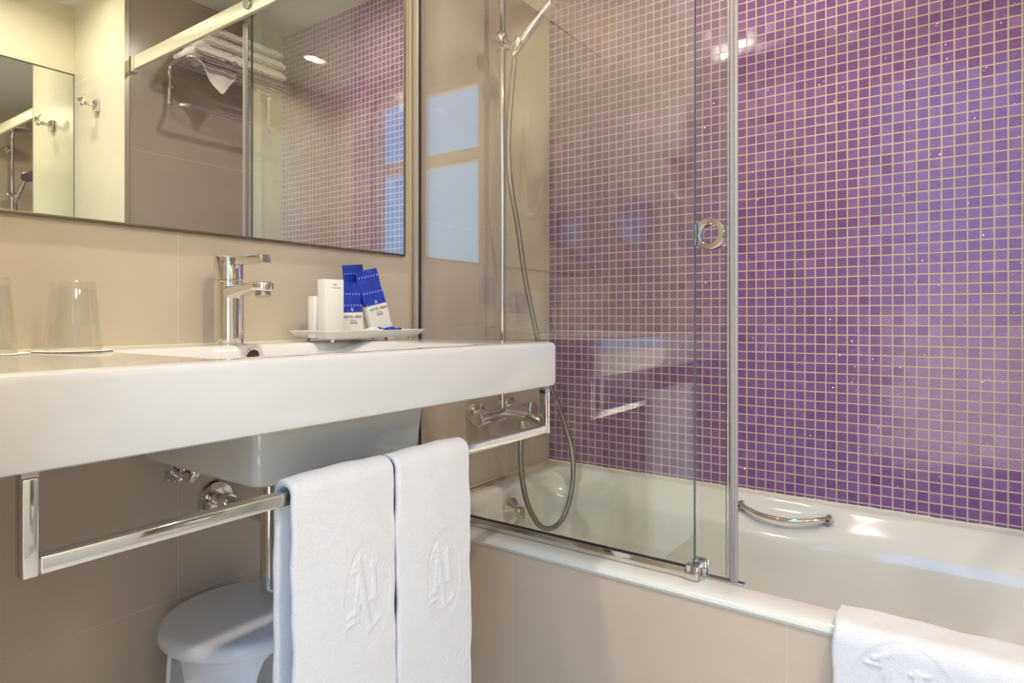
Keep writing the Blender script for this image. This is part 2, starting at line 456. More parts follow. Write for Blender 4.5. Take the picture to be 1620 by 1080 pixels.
def ring(x0, x1, y0, y1, r, z, k=8, m=8): return [(p[0], p[1], z) for p in rrect(x0, x1, y0, y1, r, k, m)]
mb = MB(); yb = VY - 0.001
rings = [ring(BX0 + .03, BX1 - .03, BYF + .03, yb - .02, .010, VB + .02), ring(BX0 + .014, BX1 - .014, BYF + .014, yb - .004, .012, VB + .002),
         ring(BX0 + .008, BX1 - .008, BYF + .006, yb, .012, VB), ring(BX0 + .003, BX1 - .003, BYF + .0025, yb, .010, VB + .002), ring(BX0, BX1, BYF, yb, .010, VB + .009),
         ring(BX0, BX1, BYF, yb, .010, VT - .009), ring(BX0 + .003, BX1 - .003, BYF + .0025, yb, .010, VT - .0025), ring(BX0 + .009, BX1 - .009, BYF + .009, yb - .001, .010, VT),
         ring(.405, .902, .708, 1.046, .020, VT), ring(.411, .896, .714, 1.040, .018, VT - .0015), ring(.417, .882, .719, 1.034, .018, VT - .006),
         ring(.43, .835, .724, 1.028, .020, VT - .022), ring(.445, .80, .735, 1.022, .025, VT - .05), ring(.465, .785, .76, 1.01, .03, VT - .085), ring(.50, .77, .80, .98, .04, VT - .105),
         ring(.60, .70, .86, .94, .03, VT - .110)]
loft(mb, rings, True, True)
obj('basin', mb, M_ceramic, basin, smooth=40)
mb = MB()
zt = VB + 0.004
rings = [ring(.502, .836, .78, 1.115, .014, zt), ring(.502, .830, .782, 1.115, .014, .74), ring(.502, .824, .783, 1.11, .016, .703),
         ring(.506, .818, .788, 1.10, .018, .695), ring(.516, .808, .798, 1.09, .020, .690)]
loft(mb, rings, True, True)
obj('bowl_underside', mb, M_ceramic, basin, smooth=50)
mb = MB(); mb.box(.395, .425, .76, .764, .778, VB + .004, .001)
obj('fixing_tab', mb, M_ceramic, basin)
mb = MB(); mb.lathe([(0.0, 0.0005), (0.009, 0.0005), (0.0125, 0.0), (0.0125, -0.004)], (.652, 1.0285, VT - .020), (0, -1, -.25), n=28)
of = obj('overflow_hole', mb, M_hole, basin)
mb = MB(); mb.lathe([(0.0125, -0.003), (0.0125, 0.0012), (0.0145, 0.0012), (0.0145, -0.003)], (.652, 1.0285, VT - .020), (0, -1, -.25), n=28, closed=True)
obj('overflow_ring', mb, M_chrome, of)
mb = MB(); mb.lathe([(0.03, 0.0), (0.03, 0.003), (0.0, 0.005)], (.65, .90, VT - .110), n=28)
obj('drain', mb, M_chrome, basin)
mb = MB(); mb.box(BX0, BX1, VY - .004, VY, VT - .001, VT + .002, .0008)
obj('sealant_bead', mb, M_sil, basin)

# faucet
fxx, fyy = 0.632, 1.070
t = thing('basin_faucet', 'chrome single lever faucet on the back ledge of the washbasin', 'faucet', (fxx, fyy, VT))
mb = MB(); mb.lathe([(0.0262, 0.0), (0.0262, 0.002), (0.0250, 0.003), (0.0250, 0.112), (0.0235, 0.114)], (fxx, fyy, VT), n=48)
obj('body', mb, M_chrome, t)
# tilted lever cap
mb = MB(); mb.lathe([(0.0235, 0.1155), (0.0252, 0.117), (0.0252, 0.156), (0.0242, 0.1575), (0.0, 0.158)], (fxx, fyy, VT), n=48)
cap = obj('lever_cap', mb, M_chrome, t)
mb = MB(); mb.box(fxx - .0115, fxx + .0115, fyy - .112, fyy - .015, VT + .141, VT + .156, .0015)
obj('lever', mb, M_chrome, cap)
# spout: flattened tapered arm with round nose
mb = MB()
sec = [(0.0, .083, .012, .019), (-.02, .087, .011, .018), (-.045, .090, .0095, .017), (-.075, .093, .008, .0165), (-.09, .0945, .0078, .018), (-.105, .0945, .0078, .018), (-.114, .0945, .0076, .0145), (-.1195, .0945, .0072, .008), (-.121, .0945, .006, .002)]
def spf(i, j):
    y, z, hh, hw = sec[j]; a = 2 * PI * i / 28
    sx_ = math.copysign(abs(math.cos(a)) ** .7, math.cos(a)); sz_ = math.copysign(abs(math.sin(a)) ** .7, math.sin(a))
    return (fxx + 1.08 * hw * sx_, fyy + y, VT + .007 + z + hh * sz_ * 1.12)
V = mb.grid(spf, 28, len(sec), closed_u=True); mb.bm.faces.new([r[-1] for r in V]); mb.bm.faces.new([r[0] for r in V][::-1])
obj('spout', mb, M_chrome, t, smooth=50)
mb = MB(); mb.lathe([(0.0125, 0.0), (0.0125, .010), (0.0105, .012), (0.0, .011)], (fxx, fyy - .103, VT + .0955), (0, -.15, -1), n=32)
obj('aerator', mb, M_steel, t)

# bottle trap and angle valve
t = thing('sink_trap', 'chrome bottle trap with a horizontal waste pipe under the washbasin', 'sink trap', (.655, .981, .45))
mb = MB(); mb.lathe([(0.0, .0), (.0130, .0005), (.0150, .003), (.0155, .010), (.0155, .262)], (.655, .981, .452), n=36); obj('bottle', mb, M_chrome, t)
mb = MB(); mb.tube([(.655, .981, .580), (.65, 1.03, .585), (.645, 1.075, .592), (.643, VY, .593)], .0115, 20); obj('waste_pipe', mb, M_chrome, t)
mb = MB(); mb.lathe([(.0165, -.001), (.0165, .012), (.0155, .013)], (.644, 1.10, .592), (0, -1, 0), n=28); obj('pipe_collar', mb, M_chrome, t)
mb = MB(); mb.lathe([(.034, 0), (.034, .004), (.031, .008), (.016, .010)], (.643, VY, .593), (0, -1, 0), n=40); obj('wall_flange', mb, M_chrome, t)
mb = MB(); mb.lathe([(.018, 0), (.018, .02)], (.655, .981, .664), n=30); obj('top_nut', mb, M_chrome, t)
t = thing('angle_valve', 'small chrome angle stop valve on the tiled wall under the washbasin', 'valve', (.55, VY, .655))
vx, vz = .570, .656
mb = MB(); mb.lathe([(.020, 0), (.020, .003), (.017, .007), (.009, .009)], (vx, VY, vz), (0, -1, 0), n=32); obj('rosette', mb, M_chrome, t)
mb = MB(); mb.tube([(vx, VY, vz), (vx, VY - .04, vz)], .008, 16); mb.tube([(vx, VY - .03, vz), (vx, VY - .03, vz + .035)], .006, 14); obj('valve_body', mb, M_chrome, t)
mb = MB(); mb.lathe([(.009, 0), (.012, .004), (.012, .016), (.0, .018)], (vx, VY - .038, vz), (0.3, -1, 0), n=10); obj('valve_knob', mb, M_chrome, t)
mb = MB(); mb.tube([(vx, VY - .03, vz + .03), (vx + .005, VY - .03, vz + .08), (vx + .02, VY - .035, .80)], .005, 12); obj('supply_hose', mb, M_steel, t)

# towel bar under the basin front
BF, BB = .673, .690
bz0, bz1 = .6985, .7150
t = thing('towel_bar', 'chrome square towel bar hanging under the washbasin front', 'towel rail', (.2, BF, VB))
mb = MB(); mb.box(.218, 1.070, BF, BB, bz0, bz1, .0022, 3); obj('bar', mb, M_chrome, t)
for nm, x0, x1 in (('post', .2045, .2178), ('post', 1.0702, 1.0832)):
    mb = MB(); mb.box(x0, x1, BF, BB + .001, bz0 - .0005, VB - .005, .0018, 3); pp = obj(nm, mb, M_chrome, t)
    mb = MB(); mb.box(x0, x1, BF + .001, BB, VB - .0048, VB + .001, .0005); obj('post_cap', mb, M_alu, pp)

# ------------------------------------------------------------------ towels
STROKES = [((-.55, .62), (-.32, .72), .07), ((-.70, .50), (-.40, .50), .06), ((-.36, .58), (.02, -.62), .12), ((-.38, .45), (-.58, -.28), .06),
           ((-.84, -.26), (-.40, -.22), .07), ((-.84, -.42), (-.45, -.38), .06), ((-.45, -.12), (.30, -.12), .05), ((.10, .48), (.42, .54), .06),
           ((.22, .50), (.30, -.10), .11), ((.14, -.12), (.42, -.14), .06), ((-.02, -.66), (.56, -.52), .07)]
def sdist(px, py, a, b):
    dx, dy = b[0] - a[0], b[1] - a[1]; q = max(0, min(1, ((px - a[0]) * dx + (py - a[1]) * dy) / (dx * dx + dy * dy)))
    return math.hypot(px - a[0] - q * dx, py - a[1] - q * dy)
def emblem(u, v, asp=1.7):
    """height in -1..1 : oval recess with raised monogram"""
    r = math.hypot(u, v)
    if r > 1.25: return 0.0
    def ss(x): x = max(0, min(1, x)); return x * x * (3 - 2 * x)
    h = -ss((1.0 - r) / .05)
    if r < .97:
        for a, b, wd in STROKES:
            d = sdist(u, v, a, b)
            k = ss((wd - d) / .045)
            h = max(h, -1 + 1.9 * k)
    return h
def hn(x, y, s=0):
    return math.sin(x * 37.1 + s) * math.cos(y * 23.7 + 1.3 * s) + .5 * math.sin(x * 91 + y * 61 + 2 * s)
def bar_towel(name, label, x0, x1, zf, zb, seed, emb, group, lean=0.0):
    """towel folded over the bar: section swept along an inverted U; built in world coordinates"""
    t = thing(name, label, 'towel', ((x0 + x1) / 2, BF, bz1), group=group)
    yf, ybk, zt_ = BF - .0068, BB + .0068, bz1 + .002
    ph = .0055
    path = []
    n1 = 230
    for i in range(n1 + 1): path.append((yf - .002 - .006 * (1 - i / n1), zf + (zt_ - .004 - zf) * i / n1, (-1, 0)))
    cy = (yf + ybk) / 2; R = (ybk - yf) / 2
    for i in range(1, 14):
        a = PI - PI * i / 14; path.append((cy + R * math.cos(a) - .002 * (1 - i / 14), zt_ - .004 + R * .82 * math.sin(a), (math.cos(a), math.sin(a))))
    n2 = 40
    for i in range(n2 + 1): path.append((ybk + .004 * (i / n2), zt_ - .004 + (zb - zt_ + .004) * i / n2, (1, 0)))
    nu = 120
    W = x1 - x0
    cs = []
    # cross-section loop: outer side (nu points), rounded edges, inner side
    for i in range(nu): cs.append((i / (nu - 1), 1))
    for a in (60, 30, 0, -30, -60): cs.append((1.0, a))
    for i in range(13): cs.append((1 - i / 12, -1))
    for a in (-60, -30, 0, 30, 60): cs.append((0.0, a))
    mb = MB()
    def f(j, i):
        y, z, nr = path[i]; q, sd = cs[j]
        xx = x0 + ph + q * (W - 2 * ph)
        wob = .0016 * hn(z * 1.0, .3, seed) * (1 if i < n1 else .6)
        xx += wob * (1 if q > .5 else -1) + lean * (zt_ - z)
        if sd == 1 or sd == -1: off = ph * sd
        else:
            off = ph * math.sin(math.radians(sd)); xx += ph * math.cos(math.radians(sd)) * (1 if q > .5 else -1)
        bulge = .0020 * math.sin(q * PI) * (1 if sd == 1 else 0) + (.0009 * hn(xx * 1.1, z * .55, seed) if sd == 1 else 0)
        if sd == 1 and i < n1 + 1:
            eu, ev = (xx - emb[0]) / emb[2], (z - emb[1]) / emb[3]
            bulge += .0010 * emblem(eu, ev)
            if z < emb[1] - .13:
                ww = math.exp(-((z - (emb[1] - .145 + .02 * math.sin(xx * 60))) / .012) ** 2)
                bulge += .0010 * ww * hn(xx * 9, z * 9, 3)
        o = off + bulge
        return (xx, y + nr[0] * o, z + nr[1] * o)
    V = mb.grid(f, len(cs), len(path), closed_u=True)
    mb.bm.faces.new([r[0] for r in V]); mb.bm.faces.new([r[-1] for r in V][::-1])
    obj('towel_cloth', mb, M_towel, t, smooth=60)
    return t
bar_towel('bath_towel', 'white terry towel with oval monogram hung on the bar nearer the stool', .472, .642, .28, .33, 1.0, (.588, .555, .043, .074), 'white towels hanging on the chrome bar')
bar_towel('bath_towel', 'white terry towel with oval monogram hung on the bar nearer the bathtub', .646, .812, .28, .35, 4.0, (.742, .528, .040, .074), 'white towels hanging on the chrome bar')

# towel over the tub rim
def rim_towel():
    t = thing('bath_mat_towel', 'thick white towel with raised monogram draped over the bathtub rim', 'towel', (1.12, .0, (RIM - .0095)))
    y1, y0 = .163, -.26
    th = .006
    path = []
    n1 = 110
    for i in range(n1 + 1): path.append((1.098 + .004 * i / n1 - .003, .27 + ((RIM - .0095) - .014 - .27) * i / n1, (-1.0, 0.0)))
    n3 = 26
    for i in range(1, n3 + 1):
        a = PI - (PI / 2) * i / n3; path.append((1.099 + .022 + .022 * math.cos(a), (RIM - .0095) - .014 + .023 * math.sin(a), (math.cos(a), math.sin(a))))
    n4 = 24
    for i in range(1, n4 + 1): path.append((1.121 + .052 * i / n4, (RIM - .0095) + .009, (0, 1)))
    for i in range(1, 15):
        a = PI / 2 - (PI / 2.1) * i / 14; path.append((1.173 + .020 * math.cos(a), (RIM - .0095) - .011 + .020 * math.sin(a), (math.cos(a), math.sin(a))))
    for i in range(1, 30): path.append((1.193 + .010 * i / 29, (RIM - .0095) - .012 - .10 * i / 29, (1, 0)))
    # arc length
    sl = [0]
    for a, b in zip(path, path[1:]): sl.append(sl[-1] + math.hypot(b[0] - a[0], b[1] - a[1]))
    s_c = sl[n1] - .055
    nu = 230
    cs = [(i / (nu - 1), 1) for i in range(nu)] + [(1.0, a) for a in (60, 30, 0, -30, -60)] + [(1 - i / 20, -1) for i in range(21)] + [(0.0, a) for a in (-60, -30, 0, 30, 60)]
    mb = MB()
    def f(j, i):
        x, z, nr = path[i]; q, sd = cs[j]
        yy = y1 - th - q * (y1 - y0 - 2 * th)
        yy += .0025 * hn(z * .8 + x, .1, 2) * (1 if q < .1 else 0)
        bulge = 0
        if sd == 1:
            off = th; eu = (.066 - yy) / .072; ev = (sl[i] - s_c) / .076
            bulge = .0017 * emblem(eu, ev) + .0014 * hn(yy * .9, sl[i] * .9, 5)
            wv = math.exp(-((z - .32) / .02) ** 2); bulge += .002 * wv * hn(yy * 6, z * 3, 1)
        elif sd == -1: off = -th
        else: off = th * math.sin(math.radians(sd)); yy += th * math.cos(math.radians(sd)) * (1 if q < .5 else -1)
        o = off + bulge
        return (x + nr[0] * o, yy, z + nr[1] * o)
    V = mb.grid(f, len(cs), len(path), closed_u=True)
    mb.bm.faces.new([r[0] for r in V]); mb.bm.faces.new([r[-1] for r in V][::-1])
    obj('towel_cloth', mb, M_towel, t, smooth=60)
rim_towel()

# ------------------------------------------------------------------ bathtub
TX0, TX1, TY0, TY1 = 1.12, MX - .0005, EY + .0005, VY - .0005
tub = thing('bathtub', 'built-in white enamel bathtub along the purple mosaic wall', 'bathtub', (1.47, .38, 0))
rows = [ # z, near, far, mixer end, back end, radius
 (.418, .012, .006, .002, .002, .004), (.4225, .003, .004, .002, .002, .004), (.4275, .000, .000, .000, .000, .004), (.434, .0012, .0, .0, .0, .004), (.4405, .005, .0, .0, .0, .004), (.4455, .013, .0, .0, .0, .004), (RIM, .024, .002, .002, .002, .004),
 (RIM, .058, .030, .050, .045, .085), (.4468, .064, .036, .056, .052, .085), (.443, .069, .042, .062, .060, .085), (.436, .073, .050, .068, .070, .085),
 (.424, .077, .062, .074, .082, .087), (.410, .081, .078, .078, .096, .09), (.396, .085, .094, .082, .112, .092), (.382, .088, .106, .086, .128, .095),
 (.360, .092, .113, .090, .150, .10), (.32, .097, .120, .096, .185, .10), (.26, .104, .130, .106, .235, .105), (.20, .112, .140, .118, .285, .11), (.14, .122, .150, .130, .335, .12),
 (.10, .135, .162, .145, .375, .125), (.075, .155, .18, .165, .41, .125), (.062, .185, .21, .20, .45, .12), (.056, .24, .26, .26, .52, .09)]
mb = MB(); rings = []
for z, a, b, c_, d, r in rows:
    pts = rrect(TX0 + a, TX1 - b, TY0 + d, TY1 - c_, r, 14, 44)
    out = []
    for (x, y) in pts:
        zz = z - .0105 * max(0, min(1, 1 - (x - TX0) / .62)) * max(0, min(1, (z - .42) / .028))
        if x > 1.60 and b > .032:      # scoop behind the grab handle
            gk = math.exp(-((y - .375) / .10) ** 4)
            wz = math.exp(-((z - .412) / .030) ** 2)
            x += .026 * gk * wz
            wz2 = math.exp(-((z - .372) / .022) ** 2); x -= .016 * gk * wz2
        out.append((x, y, zz))
    rings.append(out)
loft(mb, rings, False, True)
obj('tub_shell', mb, M_enamel, tub, smooth=50)
mb = MB(); mb.box(TX0 + .005, TX0 + .030, EY + .001, VY - .001, 0.001, .4195); ap = obj('tiled_apron', mb, M_tile_apron_lit, tub, smooth=0)
mb = MB(); mb.tube([(TX0 + .004, EY + .002, .4215), (TX0 + .004, VY - .002, .4215)], .0028, 8); obj('apron_sealant', mb, M_sil, tub)
mb = MB(); rr_ = random.Random(3)
ptz = [(MX - .0062, EY + .002 + (VY - EY - .004) * i / 90, RIM + .001 + rr_.uniform(-.0006, .0012)) for i in range(91)]
mb.tube(ptz, [.0048 + rr_.uniform(-.0006, .0008) for _ in ptz], 8); obj('wall_sealant', mb, M_sil, tub)
mb = MB(); mb.tube([(GX + .02, VY - .002, RIM), (MX - .004, VY - .002, RIM)], .003, 8); obj('end_sealant', mb, M_silt, tub)
# grab handle
mb = MB(); hp = []
for i in range(41):
    f = i / 40; y = .270 + .212 * f; bow = math.sin(PI * f)
    hp.append((1.752 - .040 * bow ** .75, y, .424 - .010 * bow))
mb.tube(hp, [.0062 + .0012 * abs(2 * i / 40 - 1) ** 3 for i in range(41)], 16)
hd = obj('grab_handle', mb, M_chrome, tub, smooth=60)
for y in (.268, .484):
    mb = MB(); mb.lathe([(.0, .012), (.008, .011), (.010, .006), (.010, -.02)], (1.748, y, .424), (-1, 0, 0), n=24); ft_ = obj('handle_foot', mb, M_chrome, hd)
    mb = MB(); mb.lathe([(.0032, .0), (.0032, .0125)], (1.748, y, .424), (-1, 0, 0), n=14); obj('screw_hole', mb, M_dark, hd)
# overflow knob
oc = (1.475, 1.046, .376); mb = MB()
mb.lathe([(.037, -.006), (.0375, .003), (.034, .006), (.022, .016), (.016, .021), (.015, .034), (.012, .037), (.0, .037)], oc, (0, -1, .12), n=48)
ok = obj('overflow_knob', mb, M_chrome, tub, smooth=40)
mb = MB(); mb.box(oc[0] - .0045, oc[0] + .0045, oc[1] - .045, oc[1] - .015, oc[2] - .015, oc[2] + .017, .002); obj('knob_grip', mb, M_chrome, ok)
mb = MB(); mb.box(1.44, 1.462, 1.108, 1.116, RIM + .0001, RIM + .0006); obj('maker_mark', mb, mat('grey_mark', (140, 140, 135), .5), tub)

# ------------------------------------------------------------------ glass screen
GZ = 0.4388
scr = thing('bath_screen', 'clear glass sliding bath screen with chrome track on the tub rim', 'shower screen', (GX, .40, GZ))
ZR0, ZR1 = 1.893, 1.943
FY = .408
mb = MB(); mb.box(GX - .003, GX + .003, FY, VY - .006, GZ + .010, ZR0 + .03)
fg = obj('fixed_pane', mb, M_glass, scr, smooth=0)
mb = MB(); mb.box(GX - .0031, GX + .0031, FY - .0018, FY, GZ + .010, ZR0 + .03); obj('polished_edge', mb, M_glass_edge, fg, smooth=0)
SXG = GX + .022; SY0, SY1 = .342, .86
mb = MB(); mb.box(SXG - .003, SXG + .003, SY0, SY1, GZ + .012, ZR0 + .015); sg = obj('sliding_pane', mb, M_glass, scr, smooth=0)
mb = MB(); mb.box(SXG - .004, SXG + .004, SY0 - .006, SY0 + .002, GZ + .004, ZR0, .001); mb.box(SXG - .0075, SXG - .004, SY0 - .010, SY0 + .004, GZ + .004, ZR0, .001)
obj('edge_profile', mb, M_prof, sg)
mb = MB(); mb.tube([(SXG - .004, SY0 + .009, GZ + .004), (SXG - .004, SY0 + .009, ZR0)], .0045, 12); obj('clear_seal', mb, M_seal, sg)
mb = MB(); mb.tube([(SXG - .009, SY0 - .002, GZ + .004), (SXG - .009, SY0 - .002, ZR0)], .0012, 10); obj('bright_bead', mb, M_steel, sg)
ky = .3845; kz = 1.087; rp = [(.0178, .003), (.0182, .0120), (.0196, .0135), (.0280, .0135), (.0295, .0120), (.0298, .003)]
mb = MB(); mb.lathe(rp, (SXG, ky, kz), (-1, 0, 0), n=56, closed=True); obj('ring_pull', mb, M_chrome, sg, smooth=40)
mb = MB(); mb.lathe(rp, (SXG, ky, kz), (1, 0, 0), n=56, closed=True); obj('ring_pull', mb, M_chrome, sg, smooth=40)
# wall profile
mb = MB(); mb.box(GX - .0075, GX - .0035, VY - .020, VY - .0002, GZ + .002, ZR1, .0008); mb.box(GX + .0035, GX + .011, VY - .020, VY - .0002, GZ + .002, ZR1, .0008)
obj('wall_profile', mb, M_alu, scr)
mb = MB(); mb.box(GX - .0035, GX + .0035, VY - .022, VY - .0002, GZ + .002, ZR1); obj('gasket', mb, M_dark, scr, smooth=0)
mb = MB(); mb.box(1.1535, 1.1595, VY - .0035, VY - .0002, VT + .01, CZ - .002, .0005); obj('yellowed_seal_strip', mb, M_silt, scr)
# bottom channel
mb = MB(); mb.box(GX - .009, GX - .0032, FY + .010, VY - .02, GZ + .0005, GZ + .0195, .0010); mb.box(GX + .0032, GX + .009, FY + .010, VY - .02, GZ + .0005, GZ + .012, .0012)
ch = obj('bottom_channel', mb, M_chrome, scr)
mb = MB(); mb.box(GX - .0040, GX + .0040, FY + .004, VY - .02, GZ + .0185, GZ + .0208); obj('channel_gasket', mb, M_dark, ch, smooth=0)
mb = MB(); mb.box(GX + .014, GX + .028, .322, FY + .02, GZ + .0003, GZ + .004, .001); obj('floor_guide_strip', mb, M_steel, scr)
mb = MB()
mb.box(GX - .015, GX + .004, FY - .011, FY + .014, GZ + .0005, GZ + .027, .0015)
cl = obj('guide_block', mb, M_chrome, scr)
mb = MB(); mb.box(GX + .012, GX + .0165, FY - .018, FY + .008, GZ + .0005, GZ + .031, .001); mb.box(GX + .027, GX + .031, FY - .018, FY + .008, GZ + .0005, GZ + .031, .001)
obj('guide_fork', mb, M_chrome, cl)
# top rail
mb = MB(); mb.box(GX - .019, GX - .005, EY + .001, VY - .001, ZR0, ZR1, .002); rl = obj('top_rail', mb, M_rail, scr)
for y, yy in ((EY + .001, EY + .022), (VY - .022, VY - .001)):
    mb = MB(); mb.box(GX - .024, GX + .002, y, yy, ZR0 - .008, ZR1 + .003, .002); obj('rail_bracket', mb, M_rail, rl)
for y in (.42, .78):
    mb = MB(); mb.lathe([(.019, -.024), (.019, .027), (.017, .030), (.0, .030)], (GX, y, ZR1 - .020), (-1, 0, 0), n=36); obj('roller_cap', mb, M_chrome, sg)

# ------------------------------------------------------------------ shower mixer and rail
sh = thing('shower_column', 'chrome bath and shower mixer with riser pipe and rain head', 'shower', (1.475, VY, .65))
MZ = .652; MY = 1.072
mb = MB(); mb.lathe([(.0, -.001), (.019, 0), (.0205, .002), (.0205, .05), (.0195, .052), (.0195, .224), (.0205, .226), (.0205, .273), (.019, .275), (.0, .276)], (1.348, MY, MZ), (1, 0, 0), n=40)
mx = obj('mixer_body', mb, M_chrome, sh)
for x in (1.408, 1.568):
    mb = MB(); mb.lathe([(.0305, 0), (.0305, .020), (.028, .024), (.014, .025), (.014, .064)], (x, VY, MZ + .006), (0, -1, 0), n=40); obj('wall_flange', mb, M_chrome, mx)
mb = MB(); mb.tube([(1.478, MY - .005, MZ), (1.478, MY - .035, MZ + .001), (1.478, MY - .07, MZ), (1.478, MY - .10, MZ - .004), (1.478, MY - .125, MZ - .014), (1.478, MY - .142, MZ - .030), (1.478, MY - .147, MZ - .042)],
           [.019, .0185, .0178, .0172, .0165, .015, .0135], 28); obj('tub_spout', mb, M_chrome, mx, smooth=60)
mb = MB(); mb.lathe([(.006, 0), (.006, .012), (.0105, .016), (.0105, .026), (.009, .029), (0, .029)], (1.478, MY - .088, MZ + .012), n=20); obj('diverter_knob', mb, M_chrome, mx)
mb = MB(); mb.lathe([(.0125, 0), (.0125, .022), (.010, .03)], (1.478, MY - .060, MZ - .013), (0, 0, -1), n=24); obj('hose_outlet', mb, M_chrome, mx)
RX, RY = 1.473, 1.077
arc = [(RX, RY, 2.10 + .04 * 0)]
mb = MB(); pts = [(RX, RY, MZ + .015), (RX, RY, 1.2), (RX, RY, 1.7), (RX, RY, 2.09)]
for i in range(1, 13):
    a = PI / 2 * i / 12; pts.append((RX, RY - .06 * (1 - math.cos(a)), 2.09 + .06 * math.sin(a)))
pts += [(RX, .92, 2.15), (RX, .88, 2.15)]
for i in range(1, 9):
    a = PI / 2 * i / 8; pts.append((RX, .88 - .025 * math.sin(a), 2.15 - .025 * (1 - math.cos(a))))
mb.tube(pts, .0098, 20); obj('riser_pipe', mb, M_chrome, sh, smooth=60)
mb = MB(); mb.lathe([(.010, .02), (.014, .008), (.06, .004), (.072, .0), (.072, -.008), (.0, -.008)], (RX, .855, 2.105), n=40); obj('rain_head', mb, M_chrome, sh)
mb = MB(); mb.tube([(RX, RY, 2.02), (RX, VY, 2.02)], .008, 14); mb.lathe([(.025, 0), (.025, .008), (.02, .010)], (RX, VY, 2.02), (0, -1, 0), n=30); obj('wall_bracket', mb, M_chrome, sh)
HZ = 1.722
mb = MB(); mb.tube([(RX, RY, HZ - .022), (RX, RY, HZ + .018)], .0155, 24); mb.tube([(RX, RY, HZ - .004), (RX + .008, RY - .040, HZ - .016)], [.013, .0125], 20); sl_ = obj('slider', mb, M_chrome, sh)
mb = MB(); mb.lathe([(.010, 0), (.0165, .006), (.0190, .015), (.0165, .024), (.009, .030), (.0, .0315)], (RX - .013, RY - .006, HZ + .002), (-.85, -.5, .1), n=32); obj('slider_knob', mb, M_chrome, sl_, smooth=60)
mb = MB(); mb.lathe([(.0145, -.020), (.0185, -.013), (.0185, .013), (.0165, .020)], (RX + .008, RY - .045, HZ - .014), (.05, -.72, .70), n=24, closed=False); obj('handset_cradle', mb, M_chrome, sl_)
# hand shower lifts out of its cradle: separate thing
hs = thing('hand_shower', 'chrome hand shower clipped in the sliding holder on the riser', 'hand shower', (RX + .008, RY - .045, HZ - .03))
a = Vector((RX + .007, RY - .032, HZ - .040)); b = Vector((1.497, .922, 1.812))
mb = MB(); hp = []; hr = []
for i in range(15):
    f = i / 14; p = a.lerp(b, f); p.z += .006 * math.sin(PI * f); hp.append(p); hr.append(.0105 + .0045 * math.sin(PI * min(1, f * 1.1)) + (.001 if f > .8 else 0))
mb.tube(hp, hr, 22); obj('handle', mb, M_chrome, hs, smooth=60)
dn = Vector((.05, -.55, -.83)).normalized()
mb = MB(); hc = Vector((1.503, .884, 1.826)); mb.lathe([(.012, -.016), (.030, -.010), (.048, -.002), (.050, .004), (.047, .008), (.0, .008)], hc, dn, n=40); obj('spray_head', mb, M_chrome, hs)
# hose
hose_pts = [(1.481, 1.040, 1.672), (1.477, 1.045, 1.60), (1.468, 1.052, 1.45), (1.480, 1.055, 1.33), (1.520, 1.055, 1.19), (1.560, 1.055, 1.04), (1.605, 1.050, .90), (1.650, 1.04, .755),
            (1.700, 1.020, .64), (1.722, 1.0, .55), (1.720, .985, .49), (1.690, .97, .415), (1.635, .96, .350), (1.575, .96, .322), (1.515, .97, .335), (1.478, .985, .39), (1.466, 1.0, .46), (1.468, 1.010, .54), (1.478, 1.012, .612)]
def catmull(P_, k=10):
    P_ = [Vector(p) for p in P_]; out = []
    for i in range(len(P_) - 1):
        p0, p1, p2, p3 = P_[max(i - 1, 0)], P_[i], P_[i + 1], P_[min(i + 2, len(P_) - 1)]
        for q in range(k):
            t_ = q / k; out.append(.5 * ((2 * p1) + (p2 - p0) * t_ + (2 * p0 - 5 * p1 + 4 * p2 - p3) * t_ ** 2 + (3 * p1 - p0 - 3 * p2 + p3) * t_ ** 3))
    out.append(P_[-1]); return out
mb = MB(); mb.tube(catmull(hose_pts), .0077, 14); obj('shower_hose', mb, M_hose, hs, smooth=60)

# ------------------------------------------------------------------ tumblers on paper discs
for (x, y, nm, nd) in ((.384, 1.058, 'upside-down clear tumbler standing nearer the faucet', 'white paper disc under the tumbler nearer the faucet'),
                       (.2768, 1.047, 'upside-down clear tumbler cut off by the left photo edge', 'white paper disc under the tumbler at the left photo edge')):
    mb = MB(); mb.lathe([(.0, 0), (.0485, 0), (.050, .0006), (.0485, .0012), (.0, .0012)], (x, y, VT + .0003), n=48)
    tag(obj('paper_coaster', mb, M_paper, None), nd, 'coaster', 'paper discs under the tumblers')
    z0 = VT + .002
    mb = MB(); mb.lathe([(.0358, .0), (.0362, .0015), (.0290, .0915), (.0292, .098), (.0285, .0995), (.0, .0995), ], (x, y, z0), n=56, cap=False)
    mb.lathe([(.0358, .0), (.0345, .0012), (.0272, .0870), (.0255, .0895), (.0, .0900)], (x, y, z0), n=56, cap=False)
    bmesh.ops.remove_doubles(mb.bm, verts=mb.bm.verts[:], dist=1e-5)
    tag(obj('drinking_glass', mb, M_tumbler, None, smooth=50), nm, 'glass', 'upside-down tumblers on the washbasin')

